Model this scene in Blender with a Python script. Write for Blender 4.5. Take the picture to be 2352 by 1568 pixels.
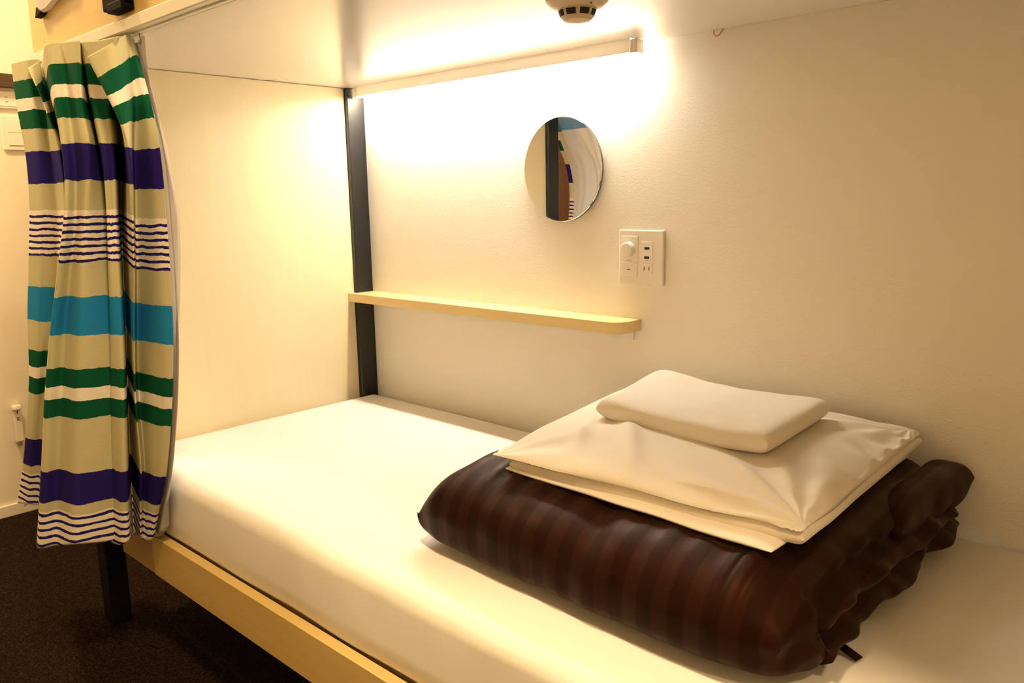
import bpy, bmesh, math, random
from mathutils import Vector, Matrix, noise

# ------------------------------------------------------------------ scene
for o in list(bpy.data.objects):
    bpy.data.objects.remove(o)
S = bpy.context.scene
COL = S.collection
OFF = 0.44            # height of the mattress top above the floor; building heights are given from the mattress top

# camera (focal length and pose solved from the room's vanishing lines)
yaw, pitch, roll, f_px = 0.7507, -0.1790, -0.0187, 1842.08
cyw, syw, cpt, spt = math.cos(yaw), math.sin(yaw), math.cos(pitch), math.sin(pitch)
fwd = Vector((-syw * cpt, cyw * cpt, spt))
rgt = Vector((cyw, syw, 0))
upv = rgt.cross(fwd)
r2 = math.cos(roll) * rgt + math.sin(roll) * upv
u2 = math.cos(roll) * upv - math.sin(roll) * rgt
cam_data = bpy.data.cameras.new('camera')
cam_data.sensor_width = 36
cam_data.lens = f_px / 2352 * 36
cam_data.clip_start = 0.02
cam = bpy.data.objects.new('camera', cam_data)
COL.objects.link(cam)
M = Matrix((r2, u2, -fwd)).transposed().to_4x4()
M.translation = Vector((1.9823, -1.4939, 0.5915 + OFF))
cam.matrix_world = M
S.camera = cam

# world: closed room, only a trace of ambient
W = bpy.data.worlds.new('world')
S.world = W
W.use_nodes = True
W.node_tree.nodes['Background'].inputs[0].default_value = (0.05, 0.035, 0.02, 1)
W.node_tree.nodes['Background'].inputs[1].default_value = 0.2

S.view_settings.view_transform = 'Standard'
S.view_settings.look = 'None'
S.view_settings.gamma = 1
S.view_settings.use_curve_mapping = False
S.view_settings.exposure = 1.0

LED_STRENGTH = 62.0
LED_COLOR = (1.0, 0.91, 0.77)
def room_lamp(x, y, w, size=0.22, z=2.30, color=(1.0, 0.73, 0.40)):
    d = bpy.data.lights.new('ceiling_lamp', 'AREA')
    d.shape = 'DISK'; d.size = size; d.energy = w; d.color = color
    o = bpy.data.objects.new('ceiling_lamp', d)
    o.location = (x, y, z)
    COL.objects.link(o)
    return o
room_lamp(1.45, -1.12, 16.5)
room_lamp(-0.55, -1.15, 18)
room_lamp(2.7, -1.3, 8)

# ------------------------------------------------------------------ materials
def mat(name, color, rough=0.5, metal=0.0, spec=0.5, sheen=0.0, coat=0.0):
    m = bpy.data.materials.new(name)
    m.use_nodes = True
    b = m.node_tree.nodes['Principled BSDF']
    b.inputs['Base Color'].default_value = (*color, 1)
    b.inputs['Roughness'].default_value = rough
    b.inputs['Metallic'].default_value = metal
    b.inputs['Specular IOR Level'].default_value = spec
    b.inputs['Sheen Weight'].default_value = sheen
    b.inputs['Coat Weight'].default_value = coat
    return m
def N(m, t, **kw):
    n = m.node_tree.nodes.new(t)
    for k, v in kw.items():
        setattr(n, k, v)
    return n
def LK(m, a, b):
    m.node_tree.links.new(a, b)
def BS(m):
    return m.node_tree.nodes['Principled BSDF']
def coords(m, scale=(1, 1, 1), kind='Object'):
    tc = N(m, 'ShaderNodeTexCoord'); mp = N(m, 'ShaderNodeMapping')
    mp.inputs['Scale'].default_value = scale
    LK(m, tc.outputs[kind], mp.inputs['Vector'])
    return mp.outputs['Vector']
def noise_tex(m, vec, scale, detail=3, rough=0.5, dist=0.0):
    n = N(m, 'ShaderNodeTexNoise')
    n.inputs['Scale'].default_value = scale
    n.inputs['Detail'].default_value = detail
    n.inputs['Roughness'].default_value = rough
    n.inputs['Distortion'].default_value = dist
    LK(m, vec, n.inputs['Vector'])
    return n.outputs['Fac']
def bump(m, h, strength, dist=0.001):
    b = N(m, 'ShaderNodeBump')
    b.inputs['Strength'].default_value = strength
    b.inputs['Distance'].default_value = dist
    LK(m, h, b.inputs['Height'])
    LK(m, b.outputs['Normal'], BS(m).inputs['Normal'])
def ramp(m, fac, stops):
    r = N(m, 'ShaderNodeValToRGB')
    e = r.color_ramp.elements
    while len(e) < len(stops): e.new(0.5)
    for i, (p, c) in enumerate(stops):
        e[i].position = p; e[i].color = (*c, 1)
    LK(m, fac, r.inputs['Fac'])
    LK(m, r.outputs['Color'], BS(m).inputs['Base Color'])
    return r
def wood(name, c1, c2, axis, rough=0.42, scale=1.0):
    m = mat(name, c1, rough)
    sc = [60 * scale] * 3
    sc['xyz'.index(axis)] = 1.6 * scale
    v = coords(m, sc)
    n1 = noise_tex(m, v, 1.0, 6, 0.62, 0.6)
    ramp(m, n1, [(0.3, c2), (0.7, c1)])
    bump(m, n1, 0.06, 0.0006)
    return m

def lerp(a, b, t):
    return a + (b - a) * t

WALL = mat('embossed_wallpaper', (0.86, 0.80, 0.70), 0.55, spec=0.35)
v = coords(WALL); bump(WALL, noise_tex(WALL, v, 240, 2, 0.6), 0.34, 0.0012)
ROOMWALL = mat('cream_wallpaper', (0.80, 0.72, 0.58), 0.65)
v = coords(ROOMWALL); bump(ROOMWALL, noise_tex(ROOMWALL, v, 300, 2), 0.12, 0.001)
CEIL = mat('painted_ceiling', (0.75, 0.70, 0.6), 0.8)
v = coords(CEIL); bump(CEIL, noise_tex(CEIL, v, 120, 2), 0.08, 0.001)
MELAMINE = mat('cream_melamine', (0.81, 0.75, 0.68), 0.19, spec=0.6)
v = coords(MELAMINE); bump(MELAMINE, noise_tex(MELAMINE, v, 90, 2), 0.03, 0.0006)
CARPET = mat('brown_carpet', (0.05, 0.03, 0.02), 0.98, spec=0.02)
v = coords(CARPET); n = noise_tex(CARPET, v, 330, 4, 0.75)
ramp(CARPET, n, [(0.36, (0.0065, 0.0033, 0.002)), (0.52, (0.019, 0.0105, 0.007)), (0.68, (0.075, 0.046, 0.032))])
bump(CARPET, n, 0.9, 0.004)
PANELWOOD = wood('pale_maple_panel', (0.82, 0.70, 0.455), (0.80, 0.675, 0.43), 'z', 0.38, 1.6)
MAPLE = wood('maple_board', (0.68, 0.49, 0.185), (0.62, 0.43, 0.15), 'x', 0.38)
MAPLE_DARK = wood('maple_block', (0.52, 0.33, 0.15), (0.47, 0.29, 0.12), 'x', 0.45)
SHELFWOOD = wood('maple_shelf', (0.80, 0.62, 0.30), (0.75, 0.565, 0.26), 'x', 0.33)
BROWNDOOR = wood('dark_brown_door', (0.11, 0.035, 0.012), (0.07, 0.02, 0.008), 'z', 0.4)
BLACK = mat('black_powder_coat', (0.008, 0.008, 0.0088), 0.27, spec=0.5)
v = coords(BLACK); bump(BLACK, noise_tex(BLACK, v, 500, 2), 0.12, 0.0004)
BLACKPL = mat('black_plastic', (0.003, 0.0025, 0.002), 0.6, spec=0.05)
DARK = mat('dark_opening', (0.006, 0.004, 0.003), 0.7)
WHITEPL = mat('white_plastic', (0.80, 0.73, 0.62), 0.32)
WHITEMET = mat('white_metal', (0.82, 0.78, 0.72), 0.35)
ALU = mat('painted_aluminium', (0.76, 0.72, 0.62), 0.35, metal=0.1)
GREYL = mat('grey_print', (0.30, 0.22, 0.13), 0.6)
DETECT = mat('detector_plastic', (0.66, 0.53, 0.38), 0.45)
BRASS = mat('brass_wire', (0.52, 0.30, 0.12), 0.35, metal=0.7)
BROWNPL = mat('brown_plastic', (0.07, 0.035, 0.016), 0.45)
MIRROR = mat('mirror_silver', (0.93, 0.94, 0.93), 0.012, metal=1.0)
MIRROREDGE = mat('mirror_edge', (0.10, 0.12, 0.10), 0.25)
def cloth(name, c, rough=0.85, weave=900, b=0.12, sheen=0.15, big=0.25):
    m = mat(name, c, rough, spec=0.25, sheen=sheen)
    v = coords(m)
    n1 = noise_tex(m, v, weave, 2)
    n2 = noise_tex(m, v, 14, 3)
    mx = N(m, 'ShaderNodeMix', data_type='FLOAT'); mx.inputs[0].default_value = big
    LK(m, n1, mx.inputs[2]); LK(m, n2, mx.inputs[3])
    bump(m, mx.outputs[0], b, 0.002)
    return m
SHEET = cloth('white_fitted_sheet', (0.87, 0.83, 0.775), 0.8, 1200, 0.10, big=0.5)
COTTON = cloth('white_cotton', (0.83, 0.76, 0.65), 0.75, 1200, 0.10, big=0.5)
TERRY = cloth('white_terry', (0.87, 0.81, 0.70), 0.95, 420, 0.55, 0.3, big=0.15)
LINING = cloth('white_lining', (0.80, 0.75, 0.72), 0.8, 1200, 0.05)
DUVET = mat('brown_satin_stripe', (0.03, 0.012, 0.008), 0.5, spec=0.18, sheen=0.05)
BS(DUVET).inputs['Specular Tint'].default_value = (0.85, 0.36, 0.20, 1)
BS(DUVET).inputs['Sheen Tint'].default_value = (0.75, 0.33, 0.18, 1)
BS(DUVET).inputs['Sheen Roughness'].default_value = 0.4
v = coords(DUVET)
sx = N(DUVET, 'ShaderNodeSeparateXYZ'); LK(DUVET, v, sx.inputs[0])
mm = N(DUVET, 'ShaderNodeMath', operation='MULTIPLY'); mm.inputs[1].default_value = 2 * math.pi / 0.047
LK(DUVET, sx.outputs['X'], mm.inputs[0])
ms = N(DUVET, 'ShaderNodeMath', operation='SINE'); LK(DUVET, mm.outputs[0], ms.inputs[0])
mr = N(DUVET, 'ShaderNodeMapRange'); mr.inputs['From Min'].default_value = -0.18; mr.inputs['From Max'].default_value = 0.18
LK(DUVET, ms.outputs[0], mr.inputs['Value'])
ramp(DUVET, mr.outputs[0], [(0.0, (0.0080, 0.0024, 0.0011)), (1.0, (0.0150, 0.0047, 0.0022))])
mr2 = N(DUVET, 'ShaderNodeMapRange'); mr2.inputs['To Min'].default_value = 0.60; mr2.inputs['To Max'].default_value = 0.50
LK(DUVET, mr.outputs[0], mr2.inputs['Value']); LK(DUVET, mr2.outputs[0], BS(DUVET).inputs['Roughness'])
bump(DUVET, noise_tex(DUVET, v, 700, 2), 0.08, 0.001)

# striped curtain print: UV.y carries the height along the cloth
TAN, GREEN, WHITE, PURPLE, TEAL = (0.53, 0.49, 0.30), (0.005, 0.080, 0.038), (0.80, 0.73, 0.61), (0.021, 0.012, 0.135), (0.018, 0.22, 0.50)
PSTRIPE = [(-0.13, WHITE), (-0.043, TAN), (-0.022, PURPLE), (0.047, TAN), (0.117, TAN), (0.160, GREEN), (0.200, WHITE), (0.228, GREEN), (0.266, TAN),
           (0.335, TEAL), (0.412, TAN), (0.481, WHITE), (0.578, TAN), (0.636, PURPLE), (0.705, TAN), (0.752, GREEN), (0.791, WHITE), (0.813, GREEN), (0.852, TAN)]
PRINT = mat('striped_print_cotton', TAN, 0.9, spec=0.06)
def build_print(m):
    tc = N(m, 'ShaderNodeTexCoord')
    sp = N(m, 'ShaderNodeSeparateXYZ'); LK(m, tc.outputs['UV'], sp.inputs[0])
    mp = N(m, 'ShaderNodeMapping'); mp.inputs['Scale'].default_value = (26, 26, 26)
    LK(m, tc.outputs['UV'], mp.inputs['Vector'])
    n = noise_tex(m, mp.outputs[0], 1.0, 6, 0.6)
    w = N(m, 'ShaderNodeMath', operation='MULTIPLY_ADD'); w.inputs[1].default_value = 0.011; w.inputs[2].default_value = -0.0055
    LK(m, n, w.inputs[0])
    h = N(m, 'ShaderNodeMath', operation='ADD'); LK(m, sp.outputs['Y'], h.inputs[0]); LK(m, w.outputs[0], h.inputs[1])
    r = N(m, 'ShaderNodeValToRGB'); r.color_ramp.interpolation = 'CONSTANT'
    fr = N(m, 'ShaderNodeMapRange'); fr.inputs['From Min'].default_value = -0.15; fr.inputs['From Max'].default_value = 0.95
    LK(m, h.outputs[0], fr.inputs['Value']); LK(m, fr.outputs[0], r.inputs['Fac'])
    e = r.color_ramp.elements
    while len(e) < len(PSTRIPE): e.new(0.5)
    for i, (p, c) in enumerate(PSTRIPE):
        e[i].position = (p + 0.15) / 1.10; e[i].color = (*c, 1)
    def lines(lo, hi, period, duty):
        a = N(m, 'ShaderNodeMath', operation='SUBTRACT'); LK(m, h.outputs[0], a.inputs[0]); a.inputs[1].default_value = lo
        d = N(m, 'ShaderNodeMath', operation='DIVIDE'); LK(m, a.outputs[0], d.inputs[0]); d.inputs[1].default_value = period
        fq = N(m, 'ShaderNodeMath', operation='FRACT'); LK(m, d.outputs[0], fq.inputs[0])
        l = N(m, 'ShaderNodeMath', operation='LESS_THAN'); LK(m, fq.outputs[0], l.inputs[0]); l.inputs[1].default_value = duty
        g = N(m, 'ShaderNodeMath', operation='GREATER_THAN'); LK(m, h.outputs[0], g.inputs[0]); g.inputs[1].default_value = lo
        k = N(m, 'ShaderNodeMath', operation='LESS_THAN'); LK(m, h.outputs[0], k.inputs[0]); k.inputs[1].default_value = hi
        x = N(m, 'ShaderNodeMath', operation='MULTIPLY'); LK(m, l.outputs[0], x.inputs[0]); LK(m, g.outputs[0], x.inputs[1])
        y = N(m, 'ShaderNodeMath', operation='MULTIPLY'); LK(m, x.outputs[0], y.inputs[0]); LK(m, k.outputs[0], y.inputs[1])
        return y.outputs[0]
    l1 = lines(0.4815, 0.570, 0.01375, 0.40)
    l2 = lines(-0.122, -0.043, 0.0172, 0.36)
    s = N(m, 'ShaderNodeMath', operation='ADD'); LK(m, l1, s.inputs[0]); LK(m, l2, s.inputs[1])
    mx = N(m, 'ShaderNodeMix', data_type='RGBA'); LK(m, s.outputs[0], mx.inputs[0])
    LK(m, r.outputs['Color'], mx.inputs[6]); mx.inputs[7].default_value = (*PURPLE, 1)
    # cloth weave: slight mottling
    mo = N(m, 'ShaderNodeMapping'); mo.inputs['Scale'].default_value = (60, 260, 1); LK(m, tc.outputs['UV'], mo.inputs['Vector'])
    n2 = noise_tex(m, mo.outputs[0], 2.0, 3)
    mr = N(m, 'ShaderNodeMapRange'); mr.inputs['To Min'].default_value = 0.88; mr.inputs['To Max'].default_value = 1.10; LK(m, n2, mr.inputs['Value'])
    hs = N(m, 'ShaderNodeHueSaturation'); LK(m, mx.outputs[2], hs.inputs['Color']); LK(m, mr.outputs[0], hs.inputs['Value'])
    LK(m, hs.outputs[0], BS(m).inputs['Base Color'])
    bump(m, n2, 0.10, 0.001)
build_print(PRINT)

# lining with a turned-over header of the teal print
def build_lining(m):
    tc = N(m, 'ShaderNodeTexCoord'); sp = N(m, 'ShaderNodeSeparateXYZ'); LK(m, tc.outputs['UV'], sp.inputs[0])
    fr = N(m, 'ShaderNodeMapRange'); fr.inputs['From Min'].default_value = -0.15; fr.inputs['From Max'].default_value = 0.95
    LK(m, sp.outputs['Y'], fr.inputs['Value'])
    r = N(m, 'ShaderNodeValToRGB'); r.color_ramp.interpolation = 'CONSTANT'; LK(m, fr.outputs[0], r.inputs['Fac'])
    st = [(-0.15, (0.80, 0.75, 0.72)), (0.825, TEAL), (0.868, (0.80, 0.75, 0.72))]
    e = r.color_ramp.elements; e.new(0.5)
    for i, (p, c) in enumerate(st): e[i].position = (p + 0.15) / 1.10; e[i].color = (*c, 1)
    g = N(m, 'ShaderNodeMath', operation='GREATER_THAN'); LK(m, sp.outputs['X'], g.inputs[0]); g.inputs[1].default_value = 0.28
    mx = N(m, 'ShaderNodeMix', data_type='RGBA'); LK(m, g.outputs[0], mx.inputs[0]); LK(m, r.outputs['Color'], mx.inputs[6]); mx.inputs[7].default_value = (0.80, 0.75, 0.72, 1)
    LK(m, mx.outputs[2], BS(m).inputs['Base Color'])
build_lining(LINING)
def add_translucent(m, col, w):
    t = N(m, 'ShaderNodeBsdfTranslucent'); t.inputs[0].default_value = (*col, 1)
    x = N(m, 'ShaderNodeMixShader'); x.inputs[0].default_value = w
    LK(m, BS(m).outputs[0], x.inputs[1]); LK(m, t.outputs[0], x.inputs[2]); LK(m, x.outputs[0], m.node_tree.nodes['Material Output'].inputs['Surface'])
add_translucent(LINING, (0.85, 0.80, 0.76), 0.4)

LEDMAT = bpy.data.materials.new('led_diffuser'); LEDMAT.use_nodes = True
_b = LEDMAT.node_tree.nodes['Principled BSDF']
_b.inputs['Base Color'].default_value = (0.8, 0.8, 0.8, 1)
_b.inputs['Emission Color'].default_value = (*LED_COLOR, 1)
_b.inputs['Emission Strength'].default_value = LED_STRENGTH

COVER = mat('milky_lamp_cover', (0.82, 0.77, 0.70), 0.35)
_t = N(COVER, 'ShaderNodeBsdfTranslucent'); _t.inputs[0].default_value = (1.0, 0.93, 0.82, 1)
_x = N(COVER, 'ShaderNodeMixShader'); _x.inputs[0].default_value = 0.05
_o = COVER.node_tree.nodes['Material Output']
LK(COVER, BS(COVER).outputs[0], _x.inputs[1]); LK(COVER, _t.outputs[0], _x.inputs[2]); LK(COVER, _x.outputs[0], _o.inputs['Surface'])

# ------------------------------------------------------------------ mesh helpers
def bm_new(): return bmesh.new()
def add_box(bm, x0, x1, y0, y1, z0, z1, bev=0.0, seg=2):
    vs = [bm.verts.new((x, y, z)) for x in (x0, x1) for y in (y0, y1) for z in (z0, z1)]
    fs = [bm.faces.new([vs[i] for i in q]) for q in ((0, 1, 3, 2), (4, 6, 7, 5), (0, 4, 5, 1), (2, 3, 7, 6), (0, 2, 6, 4), (1, 5, 7, 3))]
    if bev:
        es = set(e for f in fs for e in f.edges)
        bmesh.ops.bevel(bm, geom=list(es), offset=bev, segments=seg, profile=0.5, affect='EDGES')
    return bm
def box(x0, x1, y0, y1, z0, z1, bev=0.0, seg=2):
    return add_box(bm_new(), x0, x1, y0, y1, z0, z1, bev, seg)
def add_prism(bm, pts, z0, z1, bev=0.0, axis='z'):
    def P(a, b, c):
        return {'z': (a, b, c), 'y': (a, c, b), 'x': (c, a, b)}[axis]
    lo = [bm.verts.new(P(p[0], p[1], z0)) for p in pts]
    hi = [bm.verts.new(P(p[0], p[1], z1)) for p in pts]
    n = len(pts)
    fs = [bm.faces.new(lo), bm.faces.new(hi)]
    for i in range(n):
        fs.append(bm.faces.new((lo[i], lo[(i + 1) % n], hi[(i + 1) % n], hi[i])))
    if bev:
        es = set(fs[0].edges) | set(fs[1].edges)
        bmesh.ops.bevel(bm, geom=list(es), offset=bev, segments=2, profile=0.5, affect='EDGES')
    return bm
def add_lathe(bm, prof, cx, cy, cz, axis='z', seg=48):
    """prof: (radius, height) pairs; capped ends"""
    rings = []
    for r, h in prof:
        ring = []
        for i in range(seg):
            a = 2 * math.pi * i / seg
            c, s = r * math.cos(a), r * math.sin(a)
            ring.append(bm.verts.new({'z': (cx + c, cy + s, cz + h), 'y': (cx + c, cy + h, cz + s), 'x': (cx + h, cy + c, cz + s)}[axis]))
        rings.append(ring)
    for a, b in zip(rings, rings[1:]):
        for i in range(seg):
            bm.faces.new((a[i], a[(i + 1) % seg], b[(i + 1) % seg], b[i]))
    bm.faces.new(rings[0]); bm.faces.new(rings[-1])
    return bm
def add_tube(bm, pts, r, seg=10):
    rings = []
    for i, p in enumerate(pts):
        p = Vector(p)
        d = (Vector(pts[min(i + 1, len(pts) - 1)]) - Vector(pts[max(i - 1, 0)])).normalized()
        ref = Vector((0, 1, 0)) if abs(d.y) < 0.9 else Vector((1, 0, 0))
        a = d.cross(ref).normalized(); b = d.cross(a)
        rings.append([bm.verts.new(p + r * (math.cos(2 * math.pi * k / seg) * a + math.sin(2 * math.pi * k / seg) * b)) for k in range(seg)])
    for a, b in zip(rings, rings[1:]):
        for i in range(seg):
            bm.faces.new((a[i], a[(i + 1) % seg], b[(i + 1) % seg], b[i]))
    bm.faces.new(rings[0]); bm.faces.new(rings[-1])
    return bm

def wpos(o):
    p = Vector(o.location)
    while o.parent:
        o = o.parent; p += Vector(o.location)
    return p
def obj(name, bm, m, parent=None, smooth=False, angle=40):
    """link one mesh object; bm is in building coordinates (z from the mattress top)"""
    bmesh.ops.recalc_face_normals(bm, faces=bm.faces)
    vs = [v.co for v in bm.verts]
    lo = Vector((min(v[i] for v in vs) for i in range(3))); hi = Vector((max(v[i] for v in vs) for i in range(3)))
    org = Vector(((lo.x + hi.x) / 2, (lo.y + hi.y) / 2, lo.z))
    bmesh.ops.translate(bm, verts=bm.verts, vec=-org)
    me = bpy.data.meshes.new(name)
    bm.to_mesh(me); bm.free()
    me.materials.append(m)
    o = bpy.data.objects.new(name, me)
    COL.objects.link(o)
    w = org + Vector((0, 0, OFF))
    if parent:
        o.parent = parent; o.location = w - wpos(parent)
    else:
        o.location = w
    if smooth:
        me.shade_smooth()
        if angle: me.set_sharp_from_angle(angle=math.radians(angle))
    return o
def thing(name, label, cat, loc, group=None):
    o = bpy.data.objects.new(name, None)
    o.empty_display_size = 0.05
    COL.objects.link(o)
    o.location = (loc[0], loc[1], loc[2] + OFF)
    o['label'] = label; o['category'] = cat
    if group: o['group'] = group
    return o
def tag(o, label, cat, group=None):
    o['label'] = label; o['category'] = cat
    if group: o['group'] = group
    return o
def struct(name, bm, m, label=None):
    o = obj(name, bm, m); o['kind'] = 'structure'
    if label: o['label'] = label
    return o

# ------------------------------------------------------------------ the room
FLOOR = -OFF
struct('floor', box(-1.08, 3.45, -2.5, 0.06, FLOOR - 0.05, FLOOR), CARPET, 'dark brown short pile carpet')
struct('wall_right', box(-1.08, 3.45, 0.0, 0.06, FLOOR, 1.9), WALL, 'cream embossed wallpaper along the bunk')
struct('wall_back', box(-1.08, -1.02, -2.5, 0.0, FLOOR, 1.9), ROOMWALL, 'cream wall at the far end of the aisle')
struct('wall_left', box(-1.02, 3.45, -2.5, -2.44, FLOOR, 1.9), ROOMWALL)
struct('wall_front', box(3.4, 3.45, -2.44, 0.0, FLOOR, 1.9), ROOMWALL)
struct('ceiling', box(-1.08, 3.45, -2.5, 0.06, 1.9, 1.95), CEIL)
struct('baseboard_back', box(-1.02, -1.010, -2.44, 0.0, FLOOR, FLOOR + 0.04, 0.002), WHITEPL, 'thin white skirting board')
d = struct('added_door', box(-1.0195, -0.985, -2.40, -1.60, FLOOR, 1.55, 0.002), BROWNDOOR, 'unseen dark brown door, added for the mirror reflection')  # added out of view so the mirror reflects a brown strip
obj('door_handle', add_tube(bm_new(), [(-0.986, -2.33, 0.5), (-0.93, -2.33, 0.5), (-0.93, -2.24, 0.5)], 0.009), ALU, d, True)

# ------------------------------------------------------------------ bunk bed
HC = 0.906            # underside of the upper deck
bunk = thing('bunk_bed', 'built-in maple and black steel bunk bed against the cream wall', 'bunk bed', (0.6, -0.4, FLOOR))
XH = 2.06
for (x0, x1, y0, y1) in ((-0.035, 0.015, -0.0595, -0.0005), (-0.035, 0.015, -0.798, -0.745), (XH, XH + 0.05, -0.0595, -0.0005), (XH, XH + 0.05, -0.797, -0.737)):
    zt = HC if y0 > -0.1 else HC
    front_foot = x0 < 0 and y0 < -0.5
    obj('post', box(x0, x1, y0, y1, -0.16 if front_foot else FLOOR, zt - 0.0005, 0.002), BLACK, bunk)
obj('leg', box(-0.055, -0.004, -0.835, -0.787, FLOOR, -0.162, 0.002), BLACK, bunk)
obj('end_panel', box(-0.034, 0.0, -0.7445, -0.060, -0.20, HC - 0.001, 0.0005), PANELWOOD, bunk)
obj('end_panel', box(XH, XH + 0.034, -0.7365, -0.060, -0.20, HC - 0.001, 0.0005), PANELWOOD, bunk)
obj('bed_base', box(0.016, XH - 0.001, -0.766, -0.002, -0.215, -0.153, 0.001), MAPLE_DARK, bunk)
obj('side_rail', box(0.200, XH - 0.002, -0.801, -0.7795, -0.248, -0.152, 0.0012), MAPLE, bunk)
obj('rail_block', box(0.0165, 0.1985, -0.799, -0.7795, -0.248, -0.158, 0.001), MAPLE_DARK, bunk)['label'] = 'shorter end piece of the rail, curtain shade put into its colour'  # darker maple here stands in for the shadow under the curtain
obj('rail_stub', box(-0.125, -0.036, -0.800, -0.770, -0.235, -0.152, 0.001), MAPLE, bunk)['label'] = 'end of the neighbouring rail'
obj('upper_deck', box(-0.034, XH + 0.05, -0.797, -0.0005, HC, HC + 0.045, 0.0008), MELAMINE, bunk)['label'] = 'glossy cream underside of the upper bunk'
obj('guard_board', box(-0.128, XH + 0.05, -0.822, -0.800, 0.9285, 1.22, 0.0015), MAPLE, bunk)
# curtain track: white channel profile fixed under the guard board
tr = bm_new()
prof = [(-0.799, 0.9282), (-0.830, 0.9282), (-0.832, 0.9262), (-0.832, 0.9065), (-0.830, 0.9045), (-0.822, 0.9045), (-0.822, 0.9075), (-0.810, 0.9075), (-0.810, 0.9045), (-0.802, 0.9045), (-0.7995, 0.907)]
add_prism(tr, prof, -0.12, XH, 0, 'x')
obj('curtain_track', tr, ALU, bunk)['label'] = 'white curtain track with a slot'

# fitted-sheet mattress: rounded edges, softly uneven side
def mattress():
    bm = bm_new()
    x0, x1, y0, y1, zb = 0.003, 2.045, -0.7785, -0.004, -0.1525
    R = 0.034
    # section in (y, z) from the front bottom edge over the top to the wall bottom edge
    sec = [(y0 + 0.006, zb), (y0 + 0.001, zb + 0.012), (y0 - 0.0015, zb + 0.045), (y0 - 0.001, zb + 0.08), (y0, -R)]
    sec += [(y0 + R - R * math.cos(a), -R + R * math.sin(a)) for a in [math.radians(k) for k in range(10, 91, 10)]]
    sec += [(lerp(y0 + R, y1 - 0.03, k / 30), 0.0) for k in range(1, 31)]
    sec += [(y1 - 0.03 + 0.03 * math.sin(a), -0.03 + 0.03 * math.cos(a)) for a in [math.radians(k) for k in range(15, 91, 15)]]
    sec += [(y1, zb)]
    n = 160
    rows = []
    for i in range(n + 1):
        x = lerp(x0, x1, i / n)
        e = min(x - x0, x1 - x)
        drop = 0.03 * (1 - math.sqrt(max(0, 1 - max(0, 1 - e / 0.03) ** 2)))
        row = []
        for (y, z) in sec:
            zz = z; yy = y
            if z > -0.14: zz -= drop * (1 if z > -0.03 else 0.5)
            w = noise.noise(Vector((x * 2.3, y * 3.0, 1.3)))
            w2 = noise.noise(Vector((x * 9, y * 7, 4.1)))
            if z > -0.02: zz += 0.0022 * w + 0.0008 * w2
            if y < y0 + 0.03 and zb + 0.002 < z < -0.01:
                yy += 0.0022 * noise.noise(Vector((x * 5, z * 12, 7.7))) + 0.0014 * noise.noise(Vector((x * 17, z * 16, 2.2)))
            if z < zb + 0.001 and y < -0.5:
                zz += 0.001; yy += 0.003 * noise.noise(Vector((x * 6, 0, 5.5)))
            row.append(bm.verts.new((x, yy, zz)))
        rows.append(row)
    m = len(sec)
    for a, b in zip(rows, rows[1:]):
        for k in range(m - 1):
            bm.faces.new((a[k], a[k + 1], b[k + 1], b[k]))
        bm.faces.new((a[m - 1], a[0], b[0], b[m - 1]))
    bm.faces.new(rows[0]); bm.faces.new(rows[-1])
    return bm
tag(obj('mattress', mattress(), SHEET, None, True, 60), 'mattress in a white fitted sheet on the lower bunk', 'mattress')

# ------------------------------------------------------------------ strip light under the deck
lt = thing('strip_light', 'long white strip light under the upper bunk along the wall', 'light', (0.52, -0.035, 0.875))
obj('housing', box(0.050, 0.9835, -0.050, -0.0475, 0.880, HC - 0.00005, 0), COVER, lt)
for x in (0.9840, 0.0320):
    obj('end_cap', box(x, x + 0.0175, -0.051, -0.0255, 0.878, HC - 0.0008, 0.0015), WHITEPL, lt)
obj('diffuser', box(0.052, 0.982, -0.0473, -0.0225, 0.8825, 0.9030, 0.001), LEDMAT, lt)['label'] = 'glowing lamp strip facing the wall'

# ------------------------------------------------------------------ mirror
mi = thing('round_mirror', 'frameless round mirror on the wall above the shelf', 'mirror', (0.766, -0.003, 0.53))
obj('backing', add_lathe(bm_new(), [(0.1195, -0.0005), (0.1210, -0.0010), (0.1210, -0.0042)], 0.766, 0, 0.6510, 'y', 128), MIRROREDGE, mi)
obj('glass', add_lathe(bm_new(), [(0.1205, -0.0044), (0.1205, -0.0052), (0.1195, -0.0062)], 0.766, 0, 0.6510, 'y', 128), MIRROR, mi)
mi.rotation_euler = (0, 0, math.radians(-1.9))
mi.location.y -= 0.004

# ------------------------------------------------------------------ shelf
sh = thing('wall_shelf', 'narrow pale maple shelf on the wall beside the black post', 'shelf', (0.5, -0.04, 0.27))
SD = -0.0815
pts = [(0.0008, SD), (0.945, SD)]
pts += [(0.945 + 0.040 * math.sin(a), SD + 0.040 - 0.040 * math.cos(a)) for a in [math.radians(k) for k in range(9, 91, 9)]]
pts += [(0.985, -0.0006), (0.0165, -0.0006), (0.0165, -0.0605), (0.0008, -0.0605)]
obj('shelf_board', add_prism(bm_new(), pts, 0.2905, 0.3160, 0.0012), SHELFWOOD, sh)
obj('bracket', box(0.060, 0.968, -0.004, -0.0006, 0.268, 0.2900, 0.0006), WHITEMET, sh)['label'] = 'flat white metal bracket under the shelf'
for x in (0.13, 0.515, 0.90):
    obj('screw', add_lathe(bm_new(), [(0.0028, -0.0041), (0.0024, -0.0056)], x, 0, 0.279, 'y', 14), ALU, sh)

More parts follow.
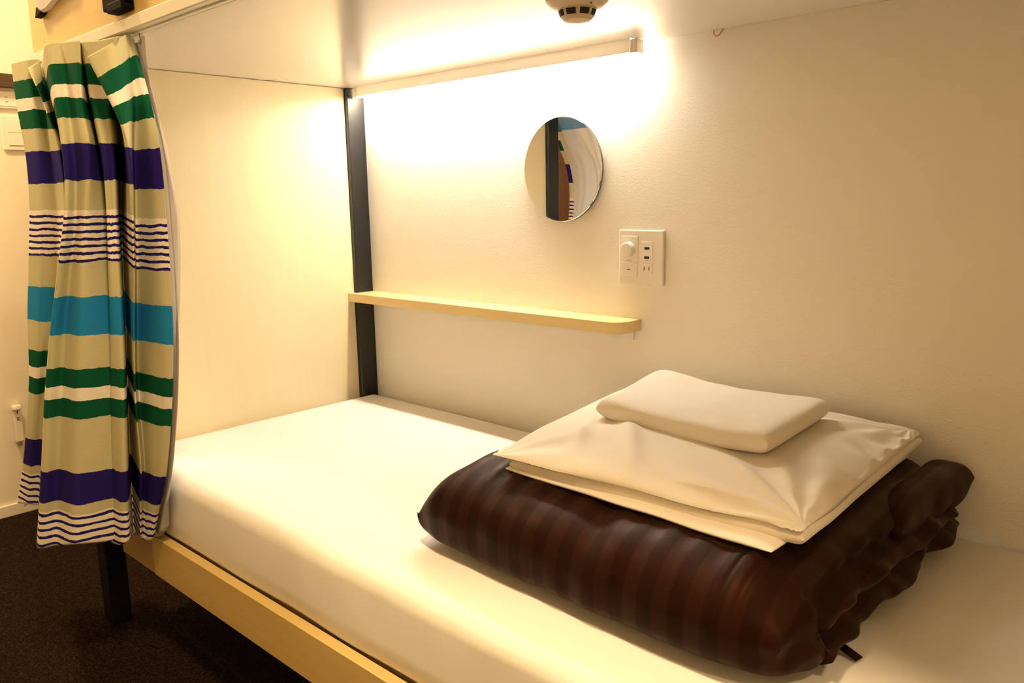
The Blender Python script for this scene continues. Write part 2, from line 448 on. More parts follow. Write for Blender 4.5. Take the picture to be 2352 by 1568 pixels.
# ------------------------------------------------------------------ socket panel
PX, PZ = 0.9291, 0.514                 # top left corner of the plate on the wall
sp_ = thing('power_outlet', 'cream wall plate with dimmer knob, switch and sockets right of the mirror', 'socket panel', (PX + 0.058, -0.004, PZ - 0.12))
def PB(x0, x1, z0, z1, d0, d1, b=0.0006):   # millimetres from the plate's top left corner
    return box(PX + x0 / 1000, PX + x1 / 1000, -d1 / 1000, -d0 / 1000, PZ - z1 / 1000, PZ - z0 / 1000, b)
obj('plate', PB(0, 116, 0, 120, 0.5, 9.0, 0.0025), WHITEPL, sp_)
md = obj('dimmer', PB(7, 52, 13.5, 69.5, 8.5, 9.9), WHITEPL, sp_)
kn = obj('knob', add_lathe(bm_new(), [(0.0165, -0.0095), (0.0162, -0.012), (0.0150, -0.021), (0.0135, -0.0225)], PX + 0.0285, 0, PZ - 0.0425, 'y', 40), WHITEPL, md, True, 35)
obj('mark', PB(22, 35, 66.2, 67.2, 9.8, 10.05, 0), GREYL, md)
sw = obj('switch', PB(7.5, 51, 71.5, 102.5, 8.5, 10.6, 0.0008), WHITEPL, sp_)
obj('mark', PB(24, 32.5, 86.2, 87.8, 10.4, 10.75, 0), DARK, sw)
us = obj('usb_socket', PB(61, 90, 25, 70.5, 8.5, 9.8), WHITEPL, sp_)
for z in (36.8, 56.8):
    fr = PB(68.5, 81.5, z, z + 5.2, 9.6, 9.95, 0)
    obj('port', fr, DARK, us)
obj('mark', PB(69, 80, 65.2, 65.9, 9.6, 9.9, 0), GREYL, us)
ou = obj('power_socket', PB(61, 89, 72, 94, 8.5, 9.7), WHITEPL, sp_)
for x, h in ((67.4, 9.5), (80.2, 8)):
    obj('slot', PB(x, x + 1.9, 83.2 - h / 2, 83.2 + h / 2, 9.5, 9.85, 0), DARK, ou)

# ------------------------------------------------------------------ smoke detector
cx_, cy_ = 1.1765, -0.470
sm = thing('smoke_detector', 'round cream smoke detector under the upper bunk', 'smoke detector', (cx_, cy_, 0.852))
obj('base', add_lathe(bm_new(), [(0.0490, HC - 0.0006), (0.0490, 0.8860), (0.0475, 0.8815), (0.0400, 0.8750), (0.0300, 0.8715)], cx_, cy_, 0, 'z', 64), DETECT, sm, True, 30)
obj('sensor_cap', add_lathe(bm_new(), [(0.0300, 0.8716), (0.0285, 0.8690), (0.0245, 0.8585), (0.0205, 0.8545), (0.0120, 0.8530), (0.0020, 0.8526)], cx_, cy_, 0, 'z', 64), DETECT, sm, True, 30)
for k in range(8):
    a0 = math.radians(45 * k + 5 + 42); a1 = math.radians(45 * k + 37 + 42)
    b = bm_new(); lo = []; hi = []
    for i in range(7):
        a = lerp(a0, a1, i / 6)
        for lst, (r, z) in ((hi, (0.02885, 0.8686)), (lo, (0.02575, 0.8602))):
            lst.append((r, a, z))
    vo = [[b.verts.new((cx_ + (r + d) * math.cos(a), cy_ + (r + d) * math.sin(a), z)) for (r, a, z) in L] for L in (hi, lo) for d in (0.0004, -0.001)]
    for A, B in ((vo[0], vo[2]), (vo[1], vo[3]), (vo[0], vo[1]), (vo[2], vo[3])):
        for i in range(6): b.faces.new((A[i], A[i + 1], B[i + 1], B[i]))
    for i in (0, 6): b.faces.new((vo[0][i], vo[1][i], vo[3][i], vo[2][i]))
    obj('vent_opening', b, DARK, sm)
obj('indicator', add_lathe(bm_new(), [(0.0016, 0.0), (0.0012, -0.0012)], cx_ + 0.036, cy_ - 0.012, 0.8735, 'z', 12), DARK, sm)

# wire hook by the ceiling line
pts = [(1.150, -0.004, HC - 0.001), (1.1495, -0.004, 0.900), (1.152, -0.005, 0.8955), (1.157, -0.006, 0.8925), (1.163, -0.006, 0.8945), (1.1675, -0.005, 0.900), (1.171, -0.004, HC - 0.001)]
tag(obj('wire_hook', add_tube(bm_new(), pts, 0.0013), BRASS, None, True), 'tiny brass wire loop under the upper bunk at the wall', 'hook')

# ------------------------------------------------------------------ bedding
def cushion(quad, zb, h, n, mid=0.5, NU=90, NV=70, disp=None, round_corner=0.0, zfun=None, ns=None, under=1.0):
    """closed soft slab over the plan quad FL, FR, BR, BL; sides bulge out at height zb + mid*h"""
    bm = bm_new()
    FL, FR, BR, BL = [Vector((*q, 0)) for q in quad]
    def prof(t, e=n): return math.sqrt(max(0.0, 1 - abs(2 * t - 1) ** e))
    S_ = [0.5 - 0.5 * math.cos(math.pi * i / NU) for i in range(NU + 1)]
    T_ = [0.5 - 0.5 * math.cos(math.pi * j / NV) for j in range(NV + 1)]
    top, bot = [], []
    for i, s in enumerate(S_):
        rt, rb = [], []
        for j, t in enumerate(T_):
            s2, t2 = s, t
            if round_corner:
                a, b_ = 2 * s - 1, 2 * t - 1
                s2 = 0.5 + 0.5 * a * (1 - round_corner * abs(b_) ** 6); t2 = 0.5 + 0.5 * b_ * (1 - round_corner * abs(a) ** 6)
            p = (FL * (1 - s2) + FR * s2) * (1 - t2) + (BL * (1 - s2) + BR * s2) * t2
            P = prof(s, ns or n) * prof(t)
            base = zb + (zfun(s, t) if zfun else 0)
            zm = base + h * mid
            border = i in (0, NU) or j in (0, NV)
            for side, lst in ((1, rt), (-1, rb)):
                if border and side == -1:
                    rb.append(rt[-1]); continue
                z = zm + (h * (1 - mid) * P if side > 0 else -h * mid * P ** under)
                co = Vector((p.x, p.y, z))
                if disp: co += disp(co, s, t, side, P)
                lst.append(bm.verts.new(co))
        top.append(rt); bot.append(rb)
    for i in range(NU):
        for j in range(NV):
            bm.faces.new((top[i][j], top[i + 1][j], top[i + 1][j + 1], top[i][j + 1]))
            q = (bot[i][j], bot[i][j + 1], bot[i + 1][j + 1], bot[i + 1][j])
            bm.faces.new(q)
    return bm
def nz(x, y, z=0.0): return noise.noise(Vector((x, y, z)))
def ss(a, b, x):
    if a > b: return 1 - ss(b, a, x)
    t = min(1, max(0, (x - a) / (b - a))); return t * t * (3 - 2 * t)

def duvet_disp(co, s, t, side, P):
    d = Vector((0, 0, 0))
    front = 1 - ss(0.0, 0.35, t)
    if side > 0:
        d.z += (0.008 * nz(co.x * 5, co.y * 5, 3) + 0.006 * nz(co.x * 11 + co.y * 6, co.y * 5, 13)) * (0.3 + 0.7 * P)
        # folds running from under the pillow down the front roll
        w = math.sin(co.x * 105 + 5 * nz(co.x * 7, co.y * 4, 1) + co.y * 22)
        d.z += 0.0048 * w * front * ss(0.03, 0.14, t) * (0.5 + 0.5 * nz(co.x * 4, 2, 8))
        d.z -= 0.010 * math.exp(-((co.x - 1.335 + 0.25 * (co.y + 0.6)) / 0.025) ** 2) * front
    # lengthwise dents of the front roll
    if t < 0.12:
        d.y += 0.010 * nz(co.x * 6, co.z * 9, 5) + 0.004 * nz(co.x * 21, co.z * 14, 6)
    # right-hand side: folded layers with ruffles
    r = ss(0.90, 1.0, s)
    if r > 0:
        k = nz(co.y * 9, co.z * 14, 11) + 0.5 * nz(co.y * 24, co.z * 30, 4)
        d.x += 0.022 * k * r
        d.z += 0.012 * nz(co.y * 16, s * 8, 9) * r
        if 0.12 < t < 0.97: d.x -= 0.012 * math.sin(co.z * 130 + 1.5 * nz(co.y * 5, 0, 2)) * r
    # stitched seam lines of the closing flap
    if side > 0:
        xs = 1.548 + 0.035 * (co.y + 0.6)
        for dx, a in ((0.0, 0.0022), (0.022, 0.0030)):
            d.z -= a * math.exp(-((co.x - xs - dx) / 0.0030) ** 2)
        d.z -= 0.004 * ss(xs + 0.022, xs + 0.03, co.x)
    # left end: slopes down to a soft lip
    l = 1 - ss(0.0, 0.10, s)
    d.z -= 0.012 * l * (1 if side > 0 else 0)
    # front bottom tucks in
    return d
DUV = [(0.950, -0.672), (1.640, -0.684), (1.660, -0.012), (1.035, -0.012)]
DV = thing('folded_duvet', 'folded dark brown striped duvet under the pillow on the mattress', 'duvet', (1.3, -0.34, 0.0))
obj('cover', cushion(DUV, 0.0035, 0.150, 6.0, 0.42, 300, 150, duvet_disp, 0.05, None, 9, 0.4), DUVET, DV, True, 0)
# top ruffle lip at the back right corner
def ruffle_disp(co, s, t, side, P):
    return Vector((0.007 * nz(co.y * 16, co.z * 20, 2), 0, 0.006 * nz(co.x * 20, co.y * 15, 3)))
obj('folded_edge', cushion([(1.600, -0.330), (1.650, -0.330), (1.676, -0.010), (1.600, -0.010)], 0.070, 0.074, 3.4, 0.5, 40, 90, ruffle_disp, 0.06), DUVET, DV, True, 0)
tg = bm_new()
add_box(tg, -0.014, 0.014, -0.0075, 0.0075, -0.0008, 0.0008, 0.0004)
bmesh.ops.rotate(tg, verts=tg.verts, cent=(0, 0, 0), matrix=Matrix.Rotation(math.radians(-12), 3, 'Z') @ Matrix.Rotation(math.radians(14), 3, 'Y'))
bmesh.ops.translate(tg, verts=tg.verts, vec=(1.652, -0.515, 0.008))
obj('care_tag', tg, DUVET, DV)

# folded flat sheet lying between duvet and pillow
def fs_disp(co, s, t, side, P):
    return Vector((0, 0.003 * nz(co.x * 9, 0, 1) + 0.002 * nz(co.x * 40, 0, 1) * ss(0.8, 1, s), 0.0020 * nz(co.x * 10, co.y * 8, 2)))
FS = cushion([(1.112, -0.584), (1.580, -0.600), (1.590, -0.10), (1.10, -0.10)], 0.1445, 0.0165, 14, 0.5, 110, 50, fs_disp, 0.0)
tag(obj('folded_sheet', FS, COTTON, None, True, 0), 'thin folded white sheet peeking out beneath the pillow', 'sheet')

def pillow_disp(co, s, t, side, P):
    d = Vector((0, 0, 0))
    a, b = abs(2 * s - 1), abs(2 * t - 1)
    e = 1 - min(1, P * 1.2)
    if side > 0:
        # tension folds fanning out from the right and front corners
        for (qx, qy, k, amp) in ((1.600, -0.555, 15, 0.0050), (1.575, -0.06, 13, 0.0035), (1.110, -0.595, 9, 0.0028)):
            dx, dy = co.x - qx, co.y - qy
            r = math.hypot(dx, dy); th = math.atan2(dy, dx)
            d.z += amp * math.sin(k * th + 2.0 * nz(r * 6, th, k)) * math.exp(-((r - 0.12) / 0.09) ** 2)
        d.z += 0.0055 * nz(co.x * 5.5, co.y * 6, 21) * P
        # puckers along the right seam
        pk = ss(0.86, 0.97, s) * (1 - ss(0.985, 1.0, s))
        d.z += 0.0038 * math.sin(co.y * 80 + 4 * nz(co.y * 9, 0, 3)) * pk
        # two long soft folds on the left front
        for (x0, y0, x1, y1, w, am) in ((1.20, -0.36, 1.36, -0.575, 0.016, 0.011), (1.15, -0.40, 1.24, -0.57, 0.013, 0.008)):
            L2 = (x1 - x0) ** 2 + (y1 - y0) ** 2
            u = ((co.x - x0) * (x1 - x0) + (co.y - y0) * (y1 - y0)) / L2
            px, py = x0 + u * (x1 - x0), y0 + u * (y1 - y0)
            q = math.hypot(co.x - px, co.y - py)
            if 0 < u < 1: d.z += am * math.exp(-(q / w) ** 2) * math.sin(math.pi * u)
    d.x += 0.004 * nz(co.y * 12, 1, 1) * ss(0.9, 1, s)
    d.y += 0.003 * nz(co.x * 10, 2, 1) * (1 - ss(0, 0.1, t))
    # hem crease
    if side > 0: d.z -= 0.0014 * math.exp(-((co.x - 1.487 - 0.02 * (co.y + 0.55)) / 0.002) ** 2) * (1 - ss(0, 0.35, t))
    return d
PIL = thing('pillow', 'flat white pillow lying on the brown duvet', 'pillow', (1.33, -0.3, 0.15))
PQ = [(1.098, -0.598), (1.605, -0.568), (1.588, -0.045), (1.000, -0.045)]
obj('pillowcase', cushion(PQ, 0.1610, 0.052, 2.6, 0.30, 220, 190, pillow_disp), COTTON, PIL, True, 0)
def flap_disp(co, s, t, side, P):
    return Vector((0.003 * nz(co.y * 12, 1, 1), 0.003 * nz(co.x * 10, 2, 1), 0.002 * nz(co.x * 8, co.y * 8, 5)))
obj('case_flap', cushion([(1.125, -0.588), (1.606, -0.566), (1.592, -0.045), (1.02, -0.06)], 0.1500, 0.0265, 40, 0.5, 90, 60, flap_disp), COTTON, PIL, True, 0)['label'] = 'lower open edge of the pillowcase'

def towel_disp(co, s, t, side, P):
    d = Vector((0, 0, 0))
    if side > 0: d.z += 0.0022 * nz(co.x * 22, co.y * 22, 2) * P
    d.y += 0.004 * nz(co.x * 12, co.z * 20, 6) * (1 - ss(0, 0.12, t))
    return d
def towel_z(s, t):
    return 0.010 * (1 - ss(0, 0.45, s)) * ss(0.2, 0.9, t) - 0.004 * math.sin(math.pi * s) + 0.003 * ss(0.7, 1, s)
TW = thing('folded_towel', 'thick folded white towel lying on top of the pillow', 'towel', (1.32, -0.28, 0.208))
obj('towel_body', cushion([(1.160, -0.405), (1.492, -0.432), (1.478, -0.158), (1.130, -0.150)], 0.2075, 0.0370, 20, 0.45, 130, 100, towel_disp, 0.012, towel_z), TERRY, TW, True, 0)

# ------------------------------------------------------------------ curtain
CURTAIN_COLUMNS = [
    [(-0.1104,-0.8754,0.905),(-0.0992,-0.8786,0.864),(-0.088,-0.8817,0.823),(-0.0665,-0.8856,0.7718),(-0.0386,-0.8903,0.7102),(-0.0252,-0.8957,0.64),(-0.0275,-0.902,0.56),(-0.0486,-0.9103,0.45),(-0.0705,-0.9192,0.33),(-0.0774,-0.9286,0.2),(-0.1273,-0.9389,0.0457),(-0.1773,-0.9456,-0.063),(-0.2238,-0.95,-0.139)],
    [(-0.0158,-0.872,0.9012),(-0.0064,-0.8751,0.861),(0.0031,-0.8782,0.8207),(0.0147,-0.8821,0.7704),(0.0286,-0.8867,0.7101),(0.0419,-0.8921,0.64),(0.0403,-0.8983,0.56),(0.0225,-0.9066,0.45),(-0.0023,-0.9154,0.33),(-0.0331,-0.9245,0.2),(-0.0892,-0.9343,0.0488),(-0.1281,-0.9407,-0.0537),(-0.1561,-0.945,-0.1254)],
    [(-0.0041,-0.85,0.9012),(0.0051,-0.8534,0.8609),(0.0144,-0.8567,0.8207),(0.0257,-0.8609,0.7704),(0.0391,-0.866,0.7101),(0.0691,-0.8719,0.64),(0.0829,-0.8787,0.56),(0.0626,-0.8878,0.45),(0.0153,-0.8973,0.33),(-0.0349,-0.9071,0.2),(-0.0783,-0.918,0.0485),(-0.1084,-0.9251,-0.0545),(-0.13,-0.93,-0.1266)],
    [(0.0088,-0.88,0.8795),(0.0482,-0.8823,0.8436),(0.0877,-0.8846,0.8077),(0.1278,-0.8877,0.7628),(0.1723,-0.8915,0.709),(0.1955,-0.8966,0.64),(0.1905,-0.9025,0.56),(0.1511,-0.9103,0.45),(0.0975,-0.9184,0.33),(0.0462,-0.9267,0.2),(0.0036,-0.9358,0.0527),(-0.0299,-0.9413,-0.042),(-0.0558,-0.945,-0.1083)],
    [(-0.042,-0.835,0.9),(-0.0213,-0.8376,0.86),(-0.0006,-0.8401,0.82),(0.0324,-0.8434,0.77),(0.0747,-0.8473,0.71),(0.0824,-0.852,0.64),(0.0683,-0.8574,0.56),(0.0257,-0.8646,0.45),(-0.0302,-0.872,0.33),(-0.0872,-0.8796,0.2),(-0.1304,-0.8888,0.0365),(-0.1729,-0.8955,-0.0905),(-0.2083,-0.9,-0.1794)],
    [(0.204,-0.905,0.8976),(0.2233,-0.9093,0.8581),(0.2426,-0.9135,0.8186),(0.2658,-0.9189,0.7692),(0.2901,-0.9255,0.7099),(0.3113,-0.9335,0.64),(0.3057,-0.9426,0.56),(0.2689,-0.9548,0.45),(0.2271,-0.9674,0.33),(0.1946,-0.9806,0.2),(0.1676,-0.9956,0.0485),(0.1458,-1.0053,-0.0546),(0.1305,-1.012,-0.1268)],
    [(0.2275,-0.884,0.9026),(0.2408,-0.8881,0.8621),(0.2541,-0.8923,0.8215),(0.271,-0.8975,0.7709),(0.2924,-0.9038,0.7101),(0.3039,-0.9111,0.64),(0.2989,-0.9195,0.56),(0.2701,-0.9307,0.45),(0.2386,-0.9425,0.33),(0.2145,-0.9548,0.2),(0.1894,-0.9687,0.049),(0.1744,-0.9777,-0.0531),(0.1639,-0.984,-0.1246)],
    [(0.3094,-0.88,0.8943),(0.3116,-0.8837,0.8554),(0.3138,-0.8873,0.8166),(0.3204,-0.8919,0.768),(0.3472,-0.8972,0.7097),(0.346,-0.9037,0.64),(0.3323,-0.9111,0.56),(0.3119,-0.921,0.45),(0.2925,-0.9315,0.33),(0.2727,-0.9424,0.2),(0.249,-0.9543,0.053),(0.24,-0.9618,-0.0411),(0.2337,-0.967,-0.1069)],
    [(0.2103,-0.845,0.8922),(0.2223,-0.8474,0.8537),(0.2342,-0.8497,0.8153),(0.2517,-0.8527,0.7673),(0.2776,-0.8563,0.7096),(0.3022,-0.8606,0.64),(0.3085,-0.8657,0.56),(0.3042,-0.8725,0.45),(0.299,-0.8798,0.33),(0.288,-0.8874,0.2),(0.2709,-0.8959,0.0504),(0.2555,-0.9013,-0.0487),(0.2448,-0.905,-0.1181)],
    [(0.1746,-0.832,0.8897),(0.1891,-0.8336,0.8518),(0.2036,-0.8351,0.8138),(0.2215,-0.8371,0.7664),(0.2426,-0.8394,0.7095),(0.2627,-0.8423,0.64),(0.2771,-0.8457,0.56),(0.2901,-0.8503,0.45),(0.3003,-0.8552,0.33),(0.2984,-0.8604,0.2),(0.281,-0.8661,0.0514),(0.2625,-0.8696,-0.0459),(0.2496,-0.872,-0.114)],
    [(0.2954,-0.872,0.8948),(0.3047,-0.873,0.8558),(0.3141,-0.8739,0.8169),(0.3261,-0.8751,0.7682),(0.3424,-0.8765,0.7097),(0.3539,-0.8783,0.64),(0.3503,-0.8802,0.56),(0.336,-0.8828,0.45),(0.3187,-0.8856,0.33),(0.295,-0.8884,0.2),(0.2639,-0.8916,0.0481),(0.2412,-0.8936,-0.0556),(0.2253,-0.895,-0.1282)],
    [(0.356,-0.864,0.8906),(0.3534,-0.8652,0.8525),(0.3508,-0.8665,0.8144),(0.3497,-0.868,0.7667),(0.3583,-0.8697,0.7095),(0.3592,-0.8719,0.64),(0.3563,-0.8743,0.56),(0.3528,-0.8776,0.45),(0.3451,-0.8811,0.33),(0.3311,-0.8847,0.2),(0.3104,-0.8887,0.0493),(0.2882,-0.8912,-0.052),(0.2727,-0.893,-0.1229)],
    [(0.4192,-0.855,0.8898),(0.401,-0.856,0.8518),(0.3828,-0.8571,0.8139),(0.3652,-0.8583,0.7664),(0.3703,-0.8597,0.7095),(0.3668,-0.8614,0.64),(0.357,-0.8634,0.56),(0.3504,-0.866,0.45),(0.3433,-0.8687,0.33),(0.3273,-0.8716,0.2),(0.3057,-0.8747,0.0511),(0.2907,-0.8766,-0.0466),(0.2802,-0.878,-0.115)],
    [(0.3307,-0.806,0.905),(0.3174,-0.8072,0.864),(0.304,-0.8084,0.823),(0.2911,-0.8098,0.7718),(0.2884,-0.8115,0.7102),(0.2712,-0.8134,0.64),(0.254,-0.8155,0.56),(0.2431,-0.8182,0.45),(0.2339,-0.8212,0.33),(0.2176,-0.8243,0.2),(0.1995,-0.8278,0.0441),(0.1906,-0.8303,-0.0677),(0.1847,-0.832,-0.146)],
    [(0.3521,-0.885,0.8594),(0.3805,-0.8838,0.8276),(0.4089,-0.8826,0.7957),(0.4413,-0.881,0.7558),(0.4717,-0.8791,0.708),(0.4741,-0.8763,0.64),(0.4486,-0.8731,0.56),(0.4178,-0.8688,0.45),(0.3776,-0.8645,0.33),(0.3421,-0.86,0.2),(0.3196,-0.8551,0.0501),(0.2886,-0.8521,-0.0496),(0.267,-0.85,-0.1194)],
    [(0.4081,-0.87,0.8729),(0.4251,-0.869,0.8384),(0.442,-0.8681,0.8038),(0.4603,-0.8669,0.7605),(0.4596,-0.8654,0.7086),(0.4481,-0.8634,0.64),(0.4263,-0.8612,0.56),(0.3986,-0.8582,0.45),(0.3625,-0.8553,0.33),(0.3307,-0.8522,0.2),(0.3125,-0.8487,0.0483),(0.2828,-0.8465,-0.0552),(0.262,-0.845,-0.1276)],
    [(0.4015,-0.835,0.8963),(0.4068,-0.8351,0.857),(0.4121,-0.8353,0.8178),(0.4173,-0.8354,0.7687),(0.4005,-0.8356,0.7098),(0.3879,-0.8358,0.64),(0.3741,-0.8361,0.56),(0.3544,-0.8364,0.45),(0.3292,-0.8368,0.33),(0.3074,-0.8371,0.2),(0.2986,-0.8376,0.0465),(0.2741,-0.8378,-0.0605),(0.2569,-0.838,-0.1355)],
    [(0.3913,-0.825,0.9005),(0.3991,-0.8255,0.8604),(0.407,-0.826,0.8203),(0.4157,-0.8265,0.7702),(0.4029,-0.8273,0.71),(0.3967,-0.8281,0.64),(0.3902,-0.829,0.56),(0.3773,-0.8302,0.45),(0.3619,-0.8315,0.33),(0.3435,-0.8329,0.2),(0.3184,-0.8344,0.047),(0.2903,-0.8353,-0.059),(0.2706,-0.836,-0.1332)],
    [(0.3907,-0.818,0.9046),(0.4032,-0.8186,0.8637),(0.4157,-0.8192,0.8227),(0.4312,-0.82,0.7716),(0.4345,-0.8209,0.7102),(0.4378,-0.822,0.64),(0.4369,-0.8232,0.56),(0.433,-0.8248,0.45),(0.4252,-0.8264,0.33),(0.4025,-0.8282,0.2),(0.3603,-0.8301,0.0482),(0.3144,-0.8312,-0.0555),(0.2823,-0.832,-0.1281)],
    [(0.376,-0.808,0.9048),(0.394,-0.8086,0.8638),(0.4121,-0.8092,0.8229),(0.4345,-0.81,0.7717),(0.4514,-0.8109,0.7102),(0.4587,-0.812,0.64),(0.4594,-0.8132,0.56),(0.457,-0.8148,0.45),(0.4471,-0.8165,0.33),(0.4195,-0.8183,0.2),(0.369,-0.8201,0.0496),(0.313,-0.8212,-0.0512),(0.2738,-0.822,-0.1218)],
]
LINING_EDGE = [(0.4009,-0.797,0.9),(0.4004,-0.7973,0.86),(0.4043,-0.7977,0.82),(0.4237,-0.7983,0.77),(0.4512,-0.799,0.71),(0.4716,-0.7999,0.64),(0.4847,-0.8006,0.56),(0.4674,-0.8013,0.45),(0.4367,-0.802,0.33),(0.3931,-0.8032,0.2),(0.3285,-0.8042,0.05),(0.2734,-0.8047,-0.05),(0.2418,-0.805,-0.12)]

CV = thing('striped_curtain', 'gathered striped curtain in tan, green, navy and teal at the bunk opening', 'curtain', (0.2, -0.88, -0.13))
LEV = [0.9, 0.86, 0.82, 0.77, 0.71, 0.64, 0.56, 0.45, 0.33, 0.20, 0.05, -0.05, -0.12]
def catmull(P, u):
    n = len(P) - 1
    i = min(int(u), n - 1); t = u - i
    p0, p1, p2, p3 = P[max(i - 1, 0)], P[i], P[i + 1], P[min(i + 2, n)]
    k = 0.38
    m1 = (p2 - p0) * k; m2 = (p3 - p1) * k
    return (2 * t**3 - 3 * t**2 + 1) * p1 + (t**3 - 2 * t**2 + t) * m1 + (-2 * t**3 + 3 * t**2) * p2 + (t**3 - t**2) * m2
def cloth_sheet(name, cols, vofs, m, nu, nv, parent, thick, ripple=0.0):
    """cols[c][l] = Vector at level l ; vofs[c][l] = cloth height of that point"""
    bm = bm_new(); uvl = bm.loops.layers.uv.new('UVMap')
    nl = len(LEV) - 1; nc = len(cols) - 1
    grid = []; uvs = {}
    for a in range(nv + 1):
        ul = nl * a / nv
        line = [catmull(c, ul) for c in cols]
        vl = [catmull(vv, ul) for vv in vofs]
        row = []
        for b in range(nu * nc + 1):
            uc = b / nu
            p = catmull(line, uc)
            if ripple and uc > 1: p.y += ripple * min(1, uc - 1) * (1 if uc < nc - 3 else 0) * math.sin(uc * 7.5 + 1.2 * math.sin(p.z * 3) + p.z * 2) * (0.5 + 0.9 * ss(0.85, 0.3, p.z) if p.z < 0.9 else 0.5); p.y = min(p.y, -0.7825)
            v = bm.verts.new(p)
            uvs[v] = (uc * 0.045, catmull(vl, uc))
            row.append(v)
        grid.append(row)
    for a in range(nv):
        for b in range(nu * nc):
            f = bm.faces.new((grid[a][b], grid[a][b + 1], grid[a + 1][b + 1], grid[a + 1][b]))
            for lp in f.loops: lp[uvl].uv = uvs[lp.vert]
    o = obj(name, bm, m, parent, True, 0)
    md = o.modifiers.new('thickness', 'SOLIDIFY'); md.thickness = thick; md.offset = 0
    return o
fab = [[Vector(p) for p in c] for c in CURTAIN_COLUMNS]
vo = []
for ci, c in enumerate(fab):
    t0 = 0.897 - c[0].z
    low = 0.0 if ci < 14 else (0.010 if ci < 16 else 0.018)
    vo.append([p.z + lerp(low, t0, ss(0.62, 0.88, L)) for p, L in zip(c, LEV)])
cloth_sheet('curtain_fabric', fab, vo, PRINT, 7, 96, CV, 0.0012)
lin = []
ed = [Vector(p) for p in LINING_EDGE]
src = [(0, (0.028, 0.006, -0.004)), (1, (-0.012, 0.014, -0.006)), (4, (0.010, 0.012, -0.006)), (4, (0.085, 0.016, -0.006)), (9, (-0.035, 0.004, -0.006)), (9, (0.03, 0.008, -0.006)), (13, (-0.01, 0.016, -0.006)), (13, (0.04, 0.018, -0.006)), (19, (-0.012, 0.012, -0.006)), (19, (-0.002, 0.010, -0.006))]
for ci, dlt in src:
    col_ = []
    for p, L in zip(fab[ci], LEV):
        q = p + Vector(dlt)
        q.z = min(q.z, 0.893)
        if ci == 13: q.y = -0.790
        if ci == 9: q.y = -0.800
        col_.append(q)
    lin.append(col_)
lin.append([Vector((e.x - 0.003, e.y - 0.003, max(e.z, -0.11))) for e in ed])
lin.append([Vector((e.x, e.y + 0.001, max(e.z, -0.11))) for e in ed])
cloth_sheet('lining', lin, [[p.z for p in c] for c in lin], LINING, 10, 80, CV, 0.0008, 0.008)['label'] = 'plain white lining behind the print'
# little plastic hooks holding the header on the track
for i, (x, y) in enumerate([(0.02, -0.818), (0.11, -0.818), (0.20, -0.818), (0.29, -0.818), (0.385, -0.816), (0.402, -0.806)]):
    pts = [(x, y, 0.9065), (x, y, 0.899), (x + 0.003, y, 0.894), (x + 0.0045, y, 0.889), (x + 0.002, y, 0.8845), (x - 0.001, y, 0.887)]
    obj('curtain_hook', add_tube(bm_new(), pts, 0.0011, 8), WHITEPL if i < 5 else GREYL, CV, True)

# ------------------------------------------------------------------ things on the guard board
bk = bm_new()
add_box(bk, 0.335, 0.432, -0.842, -0.8225, 0.946, 1.20, 0.003)
add_box(bk, 0.362, 0.432, -0.846, -0.8225, 0.938, 0.956, 0.003)
tag(obj('board_clamp', bk, BLACKPL), 'black clamp on the upper maple board above the curtain', 'clamp')
def drape_disp(co, s, t, side, P):
    return Vector((0, -0.004 * nz(co.x * 14, co.z * 14, 2), 0))
pl = bm_new()
out = [(-0.050, 1.12), (-0.042, 1.040), (-0.030, 1.014), (-0.012, 1.003), (0.020, 1.0065), (0.060, 1.0180), (0.100, 1.018), (0.150, 1.010), (0.165, 1.03), (0.17, 1.12)]
add_prism(pl, out, -0.836, -0.8235, 0.004, 'y')
ht = thing('hanging_cloth', 'pale cloth corner hanging over the upper maple board', 'cloth', (0.05, -0.83, 1.0))
obj('cloth_body', pl, LINING, ht)
cl = bm_new(); add_prism(cl, [(-0.046, 0.9960), (-0.034, 1.0165), (-0.008, 1.004), (-0.020, 1.0000)], -0.8365, -0.8228, 0.0008, 'y')
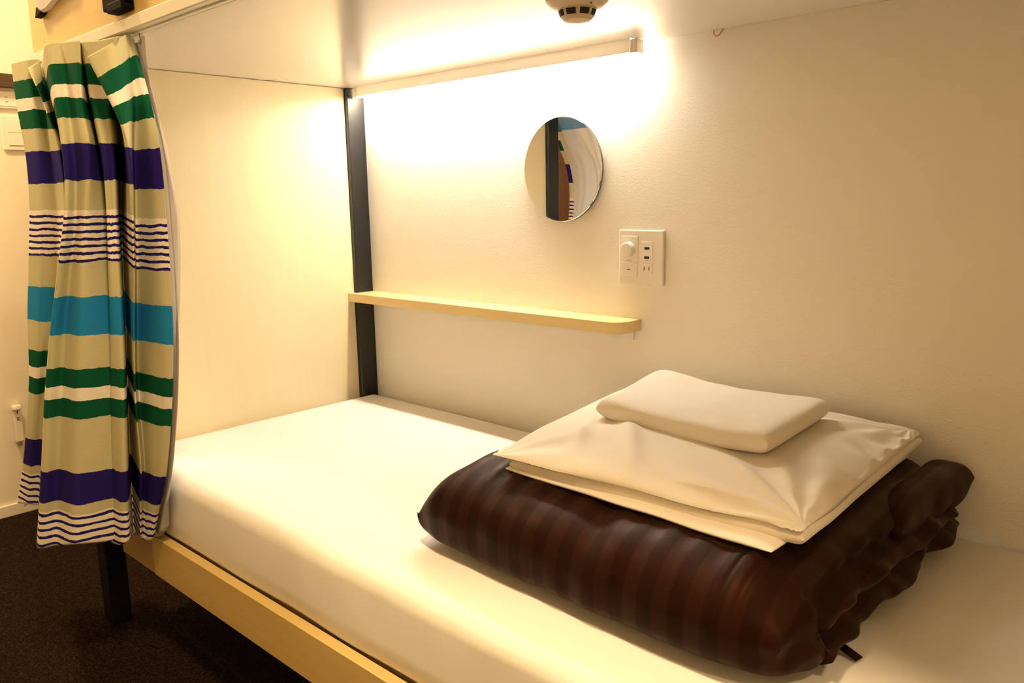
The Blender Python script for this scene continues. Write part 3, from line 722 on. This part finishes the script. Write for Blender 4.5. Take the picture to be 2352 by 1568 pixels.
obj('clip', cl, BLACKPL, ht)

# ------------------------------------------------------------------ far wall fittings
XW = -1.02
def WB(y0, y1, z0, z1, d0, d1, b=0.001): return box(XW + d0, XW + d1, y0, y1, z0, z1, b)
tag(obj('wall_bar', WB(-0.80, -0.585, 0.962, 1.004, 0.0005, 0.028, 0.002), BROWNPL), 'dark brown bar on the far wall above the switch plates', 'bar')
p1 = thing('socket_plate', 'upper cream socket plate on the far wall beside the curtain', 'wall plate', (XW, -0.65, 0.90))
obj('plate', WB(-0.712, -0.592, 0.898, 0.952, 0.0005, 0.008, 0.002), WHITEPL, p1)
pm = obj('module', WB(-0.698, -0.606, 0.905, 0.946, 0.0075, 0.0095, 0.0006), WHITEPL, p1)
for z in (0.934, 0.919): obj('mark', WB(-0.640, -0.632, z - 0.0012, z + 0.0012, 0.0093, 0.0099, 0), GREYL, pm)
p2 = thing('light_switch', 'lower cream two-rocker light switch on the far wall', 'switch', (XW, -0.62, 0.77))
obj('plate', WB(-0.660, -0.585, 0.768, 0.876, 0.0005, 0.008, 0.002), WHITEPL, p2)
for z0 in (0.7835, 0.8235): obj('rocker', WB(-0.645, -0.600, z0, z0 + 0.039, 0.0075, 0.0105, 0.0008), WHITEPL, p2)
hd = thing('wall_holder', 'slim white holder fixed low on the far wall beside the curtain', 'holder', (XW, -0.72, -0.21))
obj('body', WB(-0.736, -0.712, -0.190, -0.075, 0.0005, 0.020, 0.004), WHITEPL, hd)
obj('cap', add_lathe(bm_new(), [(0.015, -0.076), (0.0155, -0.070), (0.013, -0.064)], XW + 0.0165, -0.724, 0, 'z', 24), WHITEPL, hd, True, 30)
obj('foot', add_lathe(bm_new(), [(0.005, -0.204), (0.007, -0.190)], XW + 0.010, -0.724, 0, 'z', 16), GREYL, hd, True, 30)
for z0, z1, dy in ((-0.092, -0.082, 0.0015), (-0.108, -0.105, 0.004), (-0.114, -0.111, 0.004)):
    obj('mark', WB(-0.724 - dy, -0.724 + dy, z0, z1, 0.0198, 0.0206, 0), DARK, hd)
